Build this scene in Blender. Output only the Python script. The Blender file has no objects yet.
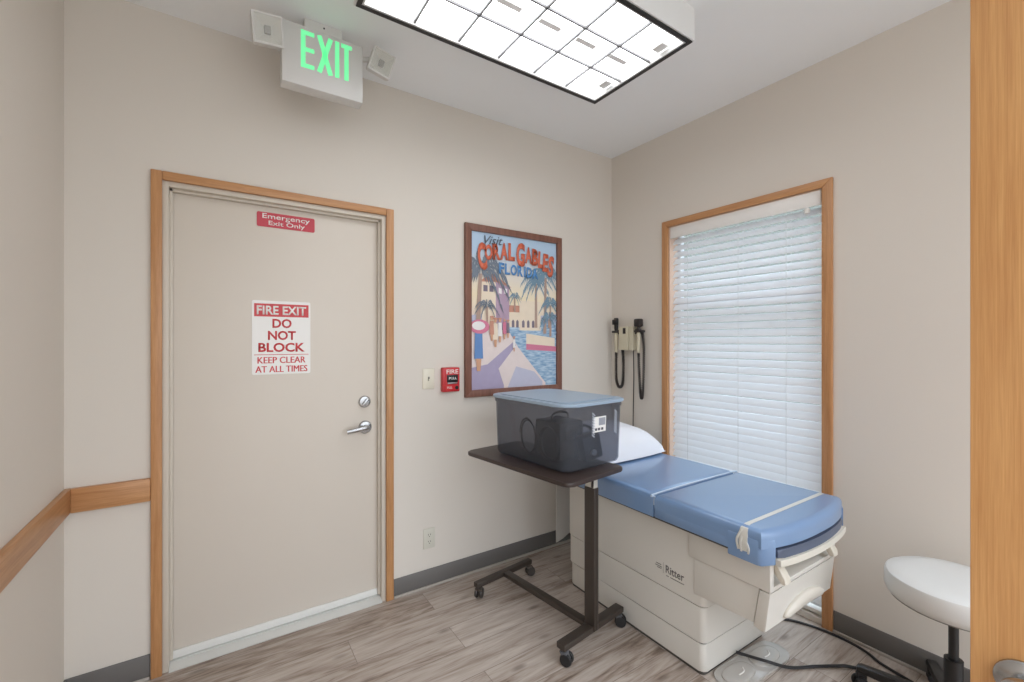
import bpy, bmesh, math, random
from mathutils import Vector, Matrix
random.seed(7)
SC = bpy.context.scene
COL = SC.collection
PI = math.pi

# ------------------------------------------------------------------ colours and materials
def lin(c):
    return tuple(((v/255)/12.92 if v/255 <= 0.04045 else ((v/255+0.055)/1.055)**2.4) for v in c) + (1.0,)

MATS = {}
def base_mat(name):
    m = bpy.data.materials.new(name); m.use_nodes = True
    nt = m.node_tree
    return m, nt, nt.nodes['Principled BSDF']

def plain(name, rgb, rough=0.5, metal=0.0, bump=0.0, bscale=200.0, spec=0.5, coat=0.0, var=0.03, vscale=6.0):
    if name in MATS: return MATS[name]
    m, nt, b = base_mat(name)
    N, L = nt.nodes, nt.links
    tc = N.new('ShaderNodeTexCoord')
    no = N.new('ShaderNodeTexNoise'); no.inputs['Scale'].default_value = vscale; no.inputs['Detail'].default_value = 3
    L.new(tc.outputs['Object'], no.inputs['Vector'])
    mx = N.new('ShaderNodeMix'); mx.data_type = 'RGBA'
    c = lin(rgb)
    mx.inputs[6].default_value = tuple(v*(1-var) for v in c[:3]) + (1,)
    mx.inputs[7].default_value = tuple(min(1, v*(1+var)) for v in c[:3]) + (1,)
    L.new(no.outputs['Fac'], mx.inputs[0])
    L.new(mx.outputs[2], b.inputs['Base Color'])
    b.inputs['Roughness'].default_value = rough
    b.inputs['Metallic'].default_value = metal
    b.inputs['Specular IOR Level'].default_value = spec
    if coat: b.inputs['Coat Weight'].default_value = coat; b.inputs['Coat Roughness'].default_value = 0.1
    if bump:
        n2 = N.new('ShaderNodeTexNoise'); n2.inputs['Scale'].default_value = bscale; n2.inputs['Detail'].default_value = 2
        L.new(tc.outputs['Object'], n2.inputs['Vector'])
        bp = N.new('ShaderNodeBump'); bp.inputs['Strength'].default_value = bump; bp.inputs['Distance'].default_value = 0.002
        L.new(n2.outputs['Fac'], bp.inputs['Height']); L.new(bp.outputs['Normal'], b.inputs['Normal'])
    MATS[name] = m
    return m

def oak(name, axis, dark=(168, 116, 72), light=(200, 150, 102), rough=0.4, fine=1.0):
    if name in MATS: return MATS[name]
    m, nt, b = base_mat(name)
    N, L = nt.nodes, nt.links
    tc = N.new('ShaderNodeTexCoord'); mp = N.new('ShaderNodeMapping')
    s = [26*fine, 26*fine, 26*fine]; s['XYZ'.index(axis)] = 1.3
    mp.inputs['Scale'].default_value = s
    L.new(tc.outputs['Object'], mp.inputs['Vector'])
    n1 = N.new('ShaderNodeTexNoise'); n1.inputs['Scale'].default_value = 2.2; n1.inputs['Detail'].default_value = 5
    n1.inputs['Distortion'].default_value = 0.6
    L.new(mp.outputs[0], n1.inputs['Vector'])
    n2 = N.new('ShaderNodeTexNoise'); n2.inputs['Scale'].default_value = 11; n2.inputs['Detail'].default_value = 3
    L.new(mp.outputs[0], n2.inputs['Vector'])
    mm = N.new('ShaderNodeMath'); mm.operation = 'MULTIPLY_ADD'; mm.inputs[1].default_value = 0.4
    L.new(n2.outputs['Fac'], mm.inputs[0])
    m3 = N.new('ShaderNodeMath'); m3.operation = 'MULTIPLY'; m3.inputs[1].default_value = 0.65
    L.new(n1.outputs['Fac'], m3.inputs[0]); L.new(m3.outputs[0], mm.inputs[2])
    cr = N.new('ShaderNodeValToRGB')
    cr.color_ramp.elements[0].position = 0.33; cr.color_ramp.elements[0].color = lin(dark)
    cr.color_ramp.elements[1].position = 0.72; cr.color_ramp.elements[1].color = lin(light)
    L.new(mm.outputs[0], cr.inputs[0]); L.new(cr.outputs[0], b.inputs['Base Color'])
    b.inputs['Roughness'].default_value = rough
    bp = N.new('ShaderNodeBump'); bp.inputs['Strength'].default_value = 0.08; bp.inputs['Distance'].default_value = 0.001
    L.new(mm.outputs[0], bp.inputs['Height']); L.new(bp.outputs['Normal'], b.inputs['Normal'])
    MATS[name] = m
    return m

def floor_mat():
    m, nt, b = base_mat('vinyl plank')
    N, L = nt.nodes, nt.links
    tc = N.new('ShaderNodeTexCoord'); mp = N.new('ShaderNodeMapping')
    mp.inputs['Location'].default_value = (0.37, 0.05, 0)
    L.new(tc.outputs['Object'], mp.inputs['Vector'])
    br = N.new('ShaderNodeTexBrick')
    br.offset = 0.37; br.offset_frequency = 2; br.squash = 1
    br.inputs['Color1'].default_value = (0, 0, 0, 1); br.inputs['Color2'].default_value = (1, 1, 1, 1)
    br.inputs['Mortar'].default_value = (0.5, 0.5, 0.5, 1)
    br.inputs['Scale'].default_value = 1.0; br.inputs['Mortar Size'].default_value = 0.0012
    br.inputs['Mortar Smooth'].default_value = 0.1; br.inputs['Bias'].default_value = 0
    br.inputs['Brick Width'].default_value = 1.22; br.inputs['Row Height'].default_value = 0.178
    L.new(mp.outputs[0], br.inputs['Vector'])
    # grain: stretched along the plank, shifted from plank to plank
    sep = N.new('ShaderNodeSeparateColor'); L.new(br.outputs['Color'], sep.inputs[0])
    mp2 = N.new('ShaderNodeMapping'); mp2.inputs['Scale'].default_value = (1.05, 9, 1)
    L.new(tc.outputs['Object'], mp2.inputs['Vector'])
    w = N.new('ShaderNodeMath'); w.operation = 'MULTIPLY'; w.inputs[1].default_value = 17.0; L.new(sep.outputs[0], w.inputs[0])
    g1 = N.new('ShaderNodeTexNoise'); g1.noise_dimensions = '4D'; g1.inputs['Scale'].default_value = 1.6; g1.inputs['Detail'].default_value = 7
    g1.inputs['Roughness'].default_value = 0.62; g1.inputs['Distortion'].default_value = 2.2
    L.new(mp2.outputs[0], g1.inputs['Vector']); L.new(w.outputs[0], g1.inputs['W'])
    mp3 = N.new('ShaderNodeMapping'); mp3.inputs['Scale'].default_value = (5, 90, 1); L.new(tc.outputs['Object'], mp3.inputs['Vector'])
    g2 = N.new('ShaderNodeTexNoise'); g2.noise_dimensions = '4D'; g2.inputs['Scale'].default_value = 1.5; g2.inputs['Detail'].default_value = 4
    L.new(mp3.outputs[0], g2.inputs['Vector']); L.new(w.outputs[0], g2.inputs['W'])
    cr = N.new('ShaderNodeValToRGB'); e = cr.color_ramp.elements
    e[0].position = 0.30; e[0].color = lin((98, 83, 72)); e[1].position = 0.70; e[1].color = lin((196, 186, 176))
    k = e.new(0.40); k.color = lin((138, 122, 109)); k = e.new(0.50); k.color = lin((169, 156, 145))
    a1 = N.new('ShaderNodeMath'); a1.operation = 'MULTIPLY_ADD'; a1.inputs[1].default_value = 0.25
    L.new(g2.outputs['Fac'], a1.inputs[0])
    a2 = N.new('ShaderNodeMath'); a2.operation = 'MULTIPLY'; a2.inputs[1].default_value = 0.75
    L.new(g1.outputs['Fac'], a2.inputs[0]); L.new(a2.outputs[0], a1.inputs[2])
    a3 = N.new('ShaderNodeMath'); a3.operation = 'MULTIPLY_ADD'; a3.inputs[1].default_value = 0.11
    L.new(sep.outputs[0], a3.inputs[0])
    a4 = N.new('ShaderNodeMath'); a4.operation = 'SUBTRACT'; a4.inputs[1].default_value = 0.055
    L.new(a1.outputs[0], a4.inputs[0]); L.new(a4.outputs[0], a3.inputs[2])
    L.new(a3.outputs[0], cr.inputs[0])
    mx = N.new('ShaderNodeMix'); mx.data_type = 'RGBA'; mx.inputs[7].default_value = lin((118, 105, 96))
    L.new(br.outputs['Fac'], mx.inputs[0]); L.new(cr.outputs[0], mx.inputs[6])
    # scattered knots
    mpk = N.new('ShaderNodeMapping'); mpk.inputs['Scale'].default_value = (3.2, 8.5, 1); L.new(tc.outputs['Object'], mpk.inputs['Vector'])
    vo = N.new('ShaderNodeTexVoronoi'); vo.inputs['Scale'].default_value = 1.0; L.new(mpk.outputs[0], vo.inputs['Vector'])
    kr = N.new('ShaderNodeMapRange'); kr.inputs[1].default_value = 0.05; kr.inputs[2].default_value = 0.16; kr.inputs[3].default_value = 0.55; kr.inputs[4].default_value = 0.0
    L.new(vo.outputs['Distance'], kr.inputs[0])
    mk = N.new('ShaderNodeMix'); mk.data_type = 'RGBA'; mk.inputs[7].default_value = lin((88, 74, 64))
    L.new(kr.outputs[0], mk.inputs[0]); L.new(mx.outputs[2], mk.inputs[6])
    L.new(mk.outputs[2], b.inputs['Base Color'])
    b.inputs['Roughness'].default_value = 0.42
    b.inputs['Specular IOR Level'].default_value = 0.4
    bp = N.new('ShaderNodeBump'); bp.inputs['Strength'].default_value = 0.15; bp.inputs['Distance'].default_value = 0.001
    L.new(a1.outputs[0], bp.inputs['Height']); L.new(bp.outputs['Normal'], b.inputs['Normal'])
    return m

def emit(name, rgb, s):
    m, nt, b = base_mat(name)
    b.inputs['Base Color'].default_value = lin(rgb)
    b.inputs['Emission Color'].default_value = lin(rgb); b.inputs['Emission Strength'].default_value = s
    return m

def clear(name, rgb, see, rough=0.1, gloss=0.5, skin=None):
    """thin see-through plastic: part lets light straight through (tinted), part is a glossy skin"""
    m, nt, b = base_mat(name)
    N, L = nt.nodes, nt.links
    tr = N.new('ShaderNodeBsdfTransparent'); tr.inputs[0].default_value = lin(rgb)
    mx = N.new('ShaderNodeMixShader'); mx.inputs[0].default_value = see
    b.inputs['Base Color'].default_value = lin(skin or rgb); b.inputs['Roughness'].default_value = rough
    b.inputs['Specular IOR Level'].default_value = gloss
    L.new(b.outputs[0], mx.inputs[1]); L.new(tr.outputs[0], mx.inputs[2])
    L.new(mx.outputs[0], N['Material Output'].inputs['Surface'])
    return m

def translucent(name, rgb, t=0.3, rough=0.45):
    m, nt, b = base_mat(name)
    N, L = nt.nodes, nt.links
    tl = N.new('ShaderNodeBsdfTranslucent'); tl.inputs[0].default_value = lin(rgb)
    mx = N.new('ShaderNodeMixShader'); mx.inputs[0].default_value = t
    b.inputs['Base Color'].default_value = lin(rgb); b.inputs['Roughness'].default_value = rough
    L.new(b.outputs[0], mx.inputs[1]); L.new(tl.outputs[0], mx.inputs[2])
    L.new(mx.outputs[0], N['Material Output'].inputs['Surface'])
    return m

# ------------------------------------------------------------------ mesh helpers
def link(name, bm, mat, parent=None, smooth=35.0):
    me = bpy.data.meshes.new(name)
    bmesh.ops.recalc_face_normals(bm, faces=bm.faces[:])
    bm.to_mesh(me); bm.free()
    for mm in (mat if isinstance(mat, (list, tuple)) else [mat]): me.materials.append(mm)
    if smooth:
        for p in me.polygons: p.use_smooth = True
        me.set_sharp_from_angle(angle=math.radians(smooth))
    o = bpy.data.objects.new(name, me); COL.objects.link(o)
    if parent is not None: o.parent = parent
    return o

def merge(dst, src, mtx=None, mi=None):
    if mtx is not None: bmesh.ops.transform(src, matrix=mtx, verts=src.verts[:])
    if mi is not None:
        for f in src.faces: f.material_index = mi
    me = bpy.data.meshes.new('tmp'); src.to_mesh(me); src.free()
    dst.from_mesh(me); bpy.data.meshes.remove(me)

def box(bm, x0, x1, y0, y1, z0, z1, bev=0.0, seg=2, mtx=None, mi=None):
    b = bmesh.new()
    bmesh.ops.create_cube(b, size=1.0)
    bmesh.ops.transform(b, matrix=Matrix.Translation(((x0+x1)/2, (y0+y1)/2, (z0+z1)/2)) @ Matrix.Diagonal((abs(x1-x0), abs(y1-y0), abs(z1-z0), 1)), verts=b.verts[:])
    if bev > 0:
        bmesh.ops.bevel(b, geom=b.edges[:], offset=bev, segments=seg, profile=0.5, affect='EDGES')
    merge(bm, b, mtx, mi)

def prism(bm, pts, d0, d1, axis='Z', bev=0.0, seg=2, mtx=None, mi=None, bev_all=False):
    """polygon pts in the plane across axis, from d0 to d1 along it. axis X: pts=(y,z); Y: (x,z); Z: (x,y)"""
    def P(p, d):
        return {'X': (d, p[0], p[1]), 'Y': (p[0], d, p[1]), 'Z': (p[0], p[1], d)}[axis]
    b = bmesh.new()
    a = [b.verts.new(P(p, d0)) for p in pts]; c = [b.verts.new(P(p, d1)) for p in pts]
    n = len(pts)
    f0 = b.faces.new(a[::-1]); f1 = b.faces.new(c)
    for i in range(n): b.faces.new((a[i], a[(i+1) % n], c[(i+1) % n], c[i]))
    if bev > 0:
        es = b.edges[:] if bev_all else [e for e in b.edges if f0 in e.link_faces or f1 in e.link_faces]
        bmesh.ops.bevel(b, geom=es, offset=bev, segments=seg, profile=0.5, affect='EDGES')
    merge(bm, b, mtx, mi)

def rrect(x0, x1, y0, y1, r, n=6):
    pts = []
    for cx, cy, a0 in ((x1-r, y0+r, -PI/2), (x1-r, y1-r, 0), (x0+r, y1-r, PI/2), (x0+r, y0+r, PI)):
        for i in range(n+1):
            a = a0 + (PI/2)*i/n; pts.append((cx+r*math.cos(a), cy+r*math.sin(a)))
    return pts

def lathe(bm, prof, n=32, mtx=None, mi=None):
    """prof: list of (r,z); r=0 closes"""
    b = bmesh.new(); rings = []
    for r, z in prof:
        if r < 1e-6: rings.append([b.verts.new((0, 0, z))])
        else: rings.append([b.verts.new((r*math.cos(2*PI*i/n), r*math.sin(2*PI*i/n), z)) for i in range(n)])
    for A, B in zip(rings, rings[1:]):
        for i in range(n):
            j = (i+1) % n
            if len(A) == 1 and len(B) == 1: continue
            if len(A) == 1: b.faces.new((A[0], B[i], B[j]))
            elif len(B) == 1: b.faces.new((A[i], A[j], B[0]))
            else: b.faces.new((A[i], A[j], B[j], B[i]))
    if len(rings[0]) > 1: b.faces.new(rings[0][::-1])
    if len(rings[-1]) > 1: b.faces.new(rings[-1])
    merge(bm, b, mtx, mi)

def smooth_path(pts, n=8):
    P = [Vector(p) for p in pts]; out = []
    for i in range(len(P)-1):
        p0 = P[max(0, i-1)]; p1 = P[i]; p2 = P[i+1]; p3 = P[min(len(P)-1, i+2)]
        for k in range(n):
            t = k/n
            out.append(0.5*((2*p1)+(-p0+p2)*t+(2*p0-5*p1+4*p2-p3)*t*t+(-p0+3*p1-3*p2+p3)*t**3))
    out.append(P[-1]); return out

def tube(bm, pts, r, n=8, mi=None, radii=None, mtx=None):
    P = [Vector(p) for p in pts]
    b = bmesh.new(); rings = []; up = None
    for i, p in enumerate(P):
        t = (P[min(i+1, len(P)-1)] - P[max(i-1, 0)]).normalized()
        if up is None: up = t.orthogonal().normalized()
        up = (up - t*up.dot(t))
        up = up.normalized() if up.length > 1e-6 else t.orthogonal().normalized()
        s = t.cross(up); rr = radii[i] if radii else r
        rings.append([b.verts.new(p + (up*math.cos(2*PI*k/n) + s*math.sin(2*PI*k/n))*rr) for k in range(n)])
    for A, B in zip(rings, rings[1:]):
        for k in range(n): b.faces.new((A[k], A[(k+1) % n], B[(k+1) % n], B[k]))
    b.faces.new(rings[0][::-1]); b.faces.new(rings[-1])
    merge(bm, b, mtx, mi)

def coil(path, R, turns, per=8):
    """helix of radius R round a path"""
    P = smooth_path(path, 24); out = []; n = len(P)
    steps = turns*per; up = None
    for k in range(steps+1):
        f = k/steps*(n-1); i = min(int(f), n-2); p = P[i].lerp(P[i+1], f-i)
        t = (P[i+1]-P[i]).normalized()
        if up is None: up = t.orthogonal().normalized()
        up = (up - t*up.dot(t)).normalized(); s = t.cross(up)
        a = 2*PI*k/per
        out.append(p + (up*math.cos(a)+s*math.sin(a))*R)
    return out

def text_bm(body, w=None, h=None, bold=0.0, depth=0.0006, shear=0.0, spacing=1.0, line=None):
    """lettering centred on the origin in XY, scaled to w x h"""
    cu = bpy.data.curves.new('lettering', 'FONT'); cu.body = body; cu.size = 1.0
    cu.align_x = 'CENTER'; cu.offset = bold; cu.extrude = 0.0; cu.shear = shear; cu.space_character = spacing
    cu.resolution_u = 3
    if line: cu.space_line = line
    o = bpy.data.objects.new('lettering', cu); COL.objects.link(o)
    dg = bpy.context.evaluated_depsgraph_get(); dg.update()
    me = bpy.data.meshes.new_from_object(o.evaluated_get(dg))
    bpy.data.objects.remove(o); bpy.data.curves.remove(cu)
    b = bmesh.new(); b.from_mesh(me); bpy.data.meshes.remove(me)
    xs = [v.co.x for v in b.verts]; ys = [v.co.y for v in b.verts]
    cx, cy = (min(xs)+max(xs))/2, (min(ys)+max(ys))/2
    sx = w/(max(xs)-min(xs)) if w else None
    sy = h/(max(ys)-min(ys)) if h else sx
    if sx is None: sx = sy
    for v in b.verts: v.co = Vector(((v.co.x-cx)*sx, (v.co.y-cy)*sy, 0))
    if depth:
        r = bmesh.ops.extrude_face_region(b, geom=b.faces[:])
        bmesh.ops.translate(b, vec=(0, 0, depth), verts=[v for v in r['geom'] if isinstance(v, bmesh.types.BMVert)])
    return b

def facing(origin, right, up):
    r, u = Vector(right).normalized(), Vector(up).normalized(); n = r.cross(u)
    m = Matrix((r, u, n)).transposed().to_4x4(); m.translation = Vector(origin)
    return m
def on_back(x, y, z): return facing((x, y, z), (1, 0, 0), (0, 0, 1))       # faces -Y

def superell(bm, c, h, e1=0.5, e2=0.5, nu=40, nv=24, f=None, mi=None):
    b = bmesh.new(); rows = []
    sg = lambda v, e: math.copysign(abs(v)**e, v)
    for j in range(nv+1):
        ph = -PI/2 + PI*j/nv; row = []
        for i in range(nu):
            th = 2*PI*i/nu
            x = sg(math.cos(ph), e1)*sg(math.cos(th), e2); y = sg(math.cos(ph), e1)*sg(math.sin(th), e2); z = sg(math.sin(ph), e1)
            p = Vector((c[0]+h[0]*x, c[1]+h[1]*y, c[2]+h[2]*z))
            if f: p = f(p, x, y, z)
            row.append(b.verts.new(p))
        rows.append(row)
    for A, B in zip(rows, rows[1:]):
        for i in range(nu): b.faces.new((A[i], A[(i+1) % nu], B[(i+1) % nu], B[i]))
    bmesh.ops.remove_doubles(b, verts=b.verts[:], dist=1e-5)
    merge(bm, b, None, mi)

def thing(name, label, cat, loc=(0, 0, 0), rz=0.0, group=None):
    o = bpy.data.objects.new(name, None); COL.objects.link(o)
    o.empty_display_size = 0.1
    o.location = loc; o.rotation_euler = (0, 0, rz); o['label'] = label; o['category'] = cat
    if group: o['group'] = group
    return o
def tag(o, label, cat, group=None):
    o['label'] = label; o['category'] = cat
    if group: o['group'] = group
    return o
def struct(name, bm, m, smooth=35.0, label=None, cat=None):
    o = link(name, bm, m, None, smooth); o['kind'] = 'structure'
    if label: o['label'] = label; o['category'] = cat
    return o
def new(): return bmesh.new()
def copy_tree(o, parent=None):
    c = o.copy(); COL.objects.link(c); c.parent = parent
    for ch in list(o.children): copy_tree(ch, c)
    return c

# ------------------------------------------------------------------ palette
H = 2.878
XL = -3.072
YF = -3.05
wall_m = plain('warm beige wall paint', (215, 208, 198), 0.75, bump=0.12, bscale=240, var=0.015, vscale=1.5)
ceil_m = plain('ceiling paint', (238, 240, 241), 0.85, bump=0.15, bscale=150, var=0.01)
oak_v = oak('oak upright', 'Z'); oak_x = oak('oak along wall', 'X'); oak_y = oak('oak along side', 'Y')
oak_door = oak('oak veneer', 'Z', (176, 122, 72), (206, 156, 100), 0.3, fine=2.6)
base_m = plain('grey vinyl base', (104, 101, 98), 0.45)
door_m = plain('door paint', (212, 203, 191), 0.42, var=0.01)
frame_m = plain('door frame paint', (205, 196, 182), 0.4)
white_m = plain('white plastic', (228, 227, 222), 0.35)
ivory_m = plain('ivory plastic', (222, 216, 198), 0.35)
chrome_m = plain('satin chrome', (178, 178, 178), 0.25, 1.0)
alu_m = plain('mill aluminium', (214, 214, 210), 0.45, 0.35, bump=0.1, bscale=60)
black_m = plain('black plastic', (24, 23, 23), 0.4)
rubber_m = plain('black rubber', (30, 29, 30), 0.55)
cable_m = plain('black cable', (28, 28, 31), 0.4)

# ------------------------------------------------------------------ room shell
b = new(); box(b, XL-0.12, 0.12, YF, 0.14, -0.1, 0.0); struct('floor', b, floor_mat(), 0)
b = new(); box(b, XL-0.12, 0.12, YF, 0.14, H, H+0.1); struct('ceiling', b, ceil_m, 0)
DX0, DX1, DZ = -2.765, -1.785, 2.148          # exit door opening
b = new()
box(b, XL, DX0, 0, 0.14, 0, H); box(b, DX1, 0.0, 0, 0.14, 0, H); box(b, DX0, DX1, 0, 0.14, DZ, H)
struct('wall_back', b, wall_m, 0)
WY0, WY1, WZ0, WZ1 = -0.527, -1.449, 0.03, 2.226   # window opening
b = new()
box(b, 0, 0.14, WY0, 0.14, 0, H); box(b, 0, 0.14, YF, WY1, 0, H)
box(b, 0, 0.14, WY1, WY0, WZ1, H); box(b, 0, 0.14, WY1, WY0, 0, WZ0)
struct('wall_right', b, wall_m, 0)
b = new(); box(b, XL-0.12, XL, YF, 0.14, 0, H); struct('wall_left', b, wall_m, 0)

def base_strip(name, pts):
    b = new()
    for (x0, x1, y0, y1) in pts:
        box(b, x0, x1, y0, y1, 0.0, 0.105, 0.002)
    return struct(name, b, base_m)
base_strip('baseboard_back', [(XL, -2.806, -0.008, 0.0), (-1.741, 0.0, -0.008, 0.0)])
base_strip('baseboard_right', [(-0.008, 0, -0.478, -0.008), (-0.008, 0, YF, -1.497)])
base_strip('baseboard_left', [(XL, XL+0.008, YF, -0.008)])
toe_m = plain('toe moulding', (168, 160, 152), 0.4)
b = new()
box(b, -1.741, -0.016, -0.020, -0.008, 0, 0.014, 0.004); box(b, XL+0.02, -2.806, -0.020, -0.008, 0, 0.014, 0.004)
struct('trim_1', b, toe_m)
b = new()
box(b, -0.020, -0.008, YF, -1.497, 0, 0.014, 0.004); box(b, -0.020, -0.008, -0.478, -0.02, 0, 0.014, 0.004)
struct('trim_2', b, toe_m)
# oak chair rails
b = new(); box(b, XL+0.022, -2.804, -0.022, 0, 0.765, 0.861, 0.003); struct('trim_3', b, oak_x)
b = new(); box(b, XL, XL+0.022, YF, 0, 0.765, 0.861, 0.003); struct('trim_4', b, oak_y)

# ------------------------------------------------------------------ exit door
b = new(); box(b, DX0+0.024, DX1-0.024, 0.05, 0.095, 0.034, DZ-0.024, 0.002)
door = struct('door_1', b, door_m, label='beige flush exit door in oak casing', cat='door')
b = new()
for x0, x1 in ((DX0, DX0+0.022), (DX1-0.022, DX1)): box(b, x0, x1, -0.001, 0.10, 0, DZ-0.0, 0.0015)
box(b, DX0+0.022, DX1-0.022, -0.001, 0.10, DZ-0.022, DZ, 0.0015)
# stop behind the face
box(b, DX0+0.022, DX0+0.034, 0.026, 0.049, 0.03, DZ-0.022, 0.001); box(b, DX1-0.034, DX1-0.022, 0.026, 0.049, 0.03, DZ-0.022, 0.001)
box(b, DX0+0.022, DX1-0.022, 0.026, 0.049, DZ-0.034, DZ-0.022, 0.001)
link('door_frame', b, frame_m, door)
def casing_piece(x0, x1, z0, z1, mat, cut=None):
    b = new(); box(b, x0, x1, -0.018, -0.0005, z0, z1, 0.003); return link('casing', b, mat, door)
CX0, CX1, CZ = -2.8035, -1.7435, 2.186
casing_piece(CX0, DX0+0.0, 0, CZ, oak_v); casing_piece(DX1, CX1, 0, CZ, oak_v)
casing_piece(DX0+0.0005, DX1-0.0005, DZ, CZ, oak_x)
b = new()
prism(b, [(-0.012, 0.0005), (-0.012, 0.006), (0.012, 0.017), (0.03, 0.019), (0.03, 0.017), (0.036, 0.017), (0.036, 0.020), (0.10, 0.022), (0.10, 0.0005)], DX0+0.0225, DX1-0.0225, 'X')
th = link('threshold', b, alu_m, door, 20)
b = new(); box(b, DX0+0.026, DX1-0.026, 0.042, 0.0495, 0.024, 0.06, 0.002)
link('door_sweep', b, plain('sweep white', (222, 221, 216), 0.4), door)
MDY = on_back(-1.888, 0.05, 1.113) 
b = new(); lathe(b, [(0.033, 0), (0.033, 0.006), (0.028, 0.014), (0.022, 0.016), (0, 0.016)], 32, MDY)
db = link('deadbolt', b, chrome_m, door)
b = new(); box(b, -0.007, 0.007, -0.021, 0.021, 0.016, 0.034, 0.003, 2, MDY @ Matrix.Rotation(math.radians(-38), 4, 'Z')); link('thumb_turn', b, chrome_m, db)
MH = on_back(-1.885, 0.05, 0.972)
b = new(); lathe(b, [(0.036, 0), (0.036, 0.006), (0.031, 0.013), (0.016, 0.016), (0.0145, 0.05), (0.0, 0.052)], 32, MH)
tube(b, smooth_path([(0.008, 0.002, 0.043), (-0.02, 0.002, 0.048), (-0.06, -0.004, 0.046), (-0.104, -0.010, 0.04)], 5), 0.013, 12, None, None, MH)
link('door_handle', b, chrome_m, door)

# ------------------------------------------------------------------ writing on the door
red_m = plain('sign red', (196, 52, 56), 0.35)
signw_m = plain('sign white', (236, 234, 230), 0.35)
sx, sy, sz = -2.2955, 0.05, 1.466
fs = thing('fire_exit_sign', 'white and red FIRE EXIT DO NOT BLOCK sign on the beige door', 'sign', (sx, sy, sz))
b = new(); prism(b, rrect(-0.131, 0.131, -0.183, 0.183, 0.008), -0.003, 0, 'Y'); link('board', b, signw_m, fs)
b = new(); box(b, -0.122, 0.122, -0.0036, -0.003, 0.104, 0.168)
merge(b, text_bm('FIRE EXIT', 0.222, 0.044, 0.026), on_back(0, -0.0036, 0.136), 1)
hd = link('heading_band', b, [red_m, signw_m], fs, 0)
b = new()
for t, w, z, h in (('DO', 0.086, 0.071, 0.046), ('NOT', 0.125, 0.011, 0.046), ('BLOCK', 0.208, -0.049, 0.046), ('KEEP CLEAR', 0.214, -0.112, 0.032), ('AT ALL TIMES', 0.232, -0.157, 0.032)):
    if h > 0.04: merge(b, text_bm(t, w, h, 0.028), on_back(0, -0.003, z))
    else:
        for q, dx in enumerate((-0.0011, 0.0, 0.0011)): merge(b, text_bm(t, w, h, 0.0, 0.0005+0.00003*q), on_back(dx, -0.003, z))
box(b, -0.122, 0.122, -0.0035, -0.003, -0.0865, -0.0835)
link('wording', b, red_m, fs, 0)
es = thing('emergency_exit_sign', 'small red Emergency Exit Only sign high on the beige door', 'sign', (-2.275, 0.05, 2.05))
b = new(); prism(b, rrect(-0.131, 0.131, -0.036, 0.036, 0.008), -0.003, 0, 'Y'); link('plate', b, plain('plaque red', (188, 44, 60), 0.3), es)
b = new()
merge(b, text_bm('Emergency', 0.215, 0.032, 0.012), on_back(0, -0.003, 0.0145)); merge(b, text_bm('Exit Only', 0.165, 0.028, 0.012), on_back(0.002, -0.003, -0.0175))
link('wording', b, signw_m, es, 0)

# ------------------------------------------------------------------ exit sign with emergency lamps
ex = thing('exit_sign', 'green lit EXIT sign with two emergency lamp heads hanging from ceiling', 'sign', (-2.165, -0.285, H))
white_e = plain('sign housing white', (214, 213, 210), 0.45)
b = new(); box(b, -0.17, 0.17, -0.035, 0.035, -0.308, -0.043, 0.003); body = link('housing', b, white_e, ex)
b = new(); box(b, -0.08, 0.08, -0.03, 0.03, -0.045, 0.0, 0.003)
lathe(b, [(0.004, 0), (0.004, 0.002), (0, 0.002)], 10, on_back(0.0, -0.03, -0.02), 1)
link('canopy', b, [white_e, black_m], ex)
b = new()
def seg2(p, q, w):
    p, q = Vector(p), Vector(q); d = (q-p).normalized(); n = Vector((-d.y, d.x))*w/2
    prism(b, [tuple(p-n), tuple(q-n), tuple(q+n), tuple(p+n)], -0.0365, -0.0351, 'Y')
def rc(x0, x1, z0, z1): box(b, x0, x1, -0.0365, -0.0351, z0, z1)
zt, zb = -0.062, -0.226
rc(-0.096, -0.078, zb, zt)
for z in (zt-0.0095, (zt+zb)/2, zb+0.0095): rc(-0.078, -0.042, z-0.009, z+0.009)
seg2((-0.021, zt), (0.027, zb), 0.019); seg2((0.027, zt), (-0.021, zb), 0.019)
rc(0.046, 0.064, zb, zt)
rc(0.073, 0.119, zt-0.018, zt); rc(0.087, 0.105, zb, zt-0.018)
link('letters', b, emit('lit green', (112, 232, 158), 0.72), ex, 0)
lens_m = clear('clear lens', (250, 250, 248), 0.86, 0.06)
refl_m = plain('lamp reflector', (236, 236, 234), 0.3, 0.0)
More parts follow.
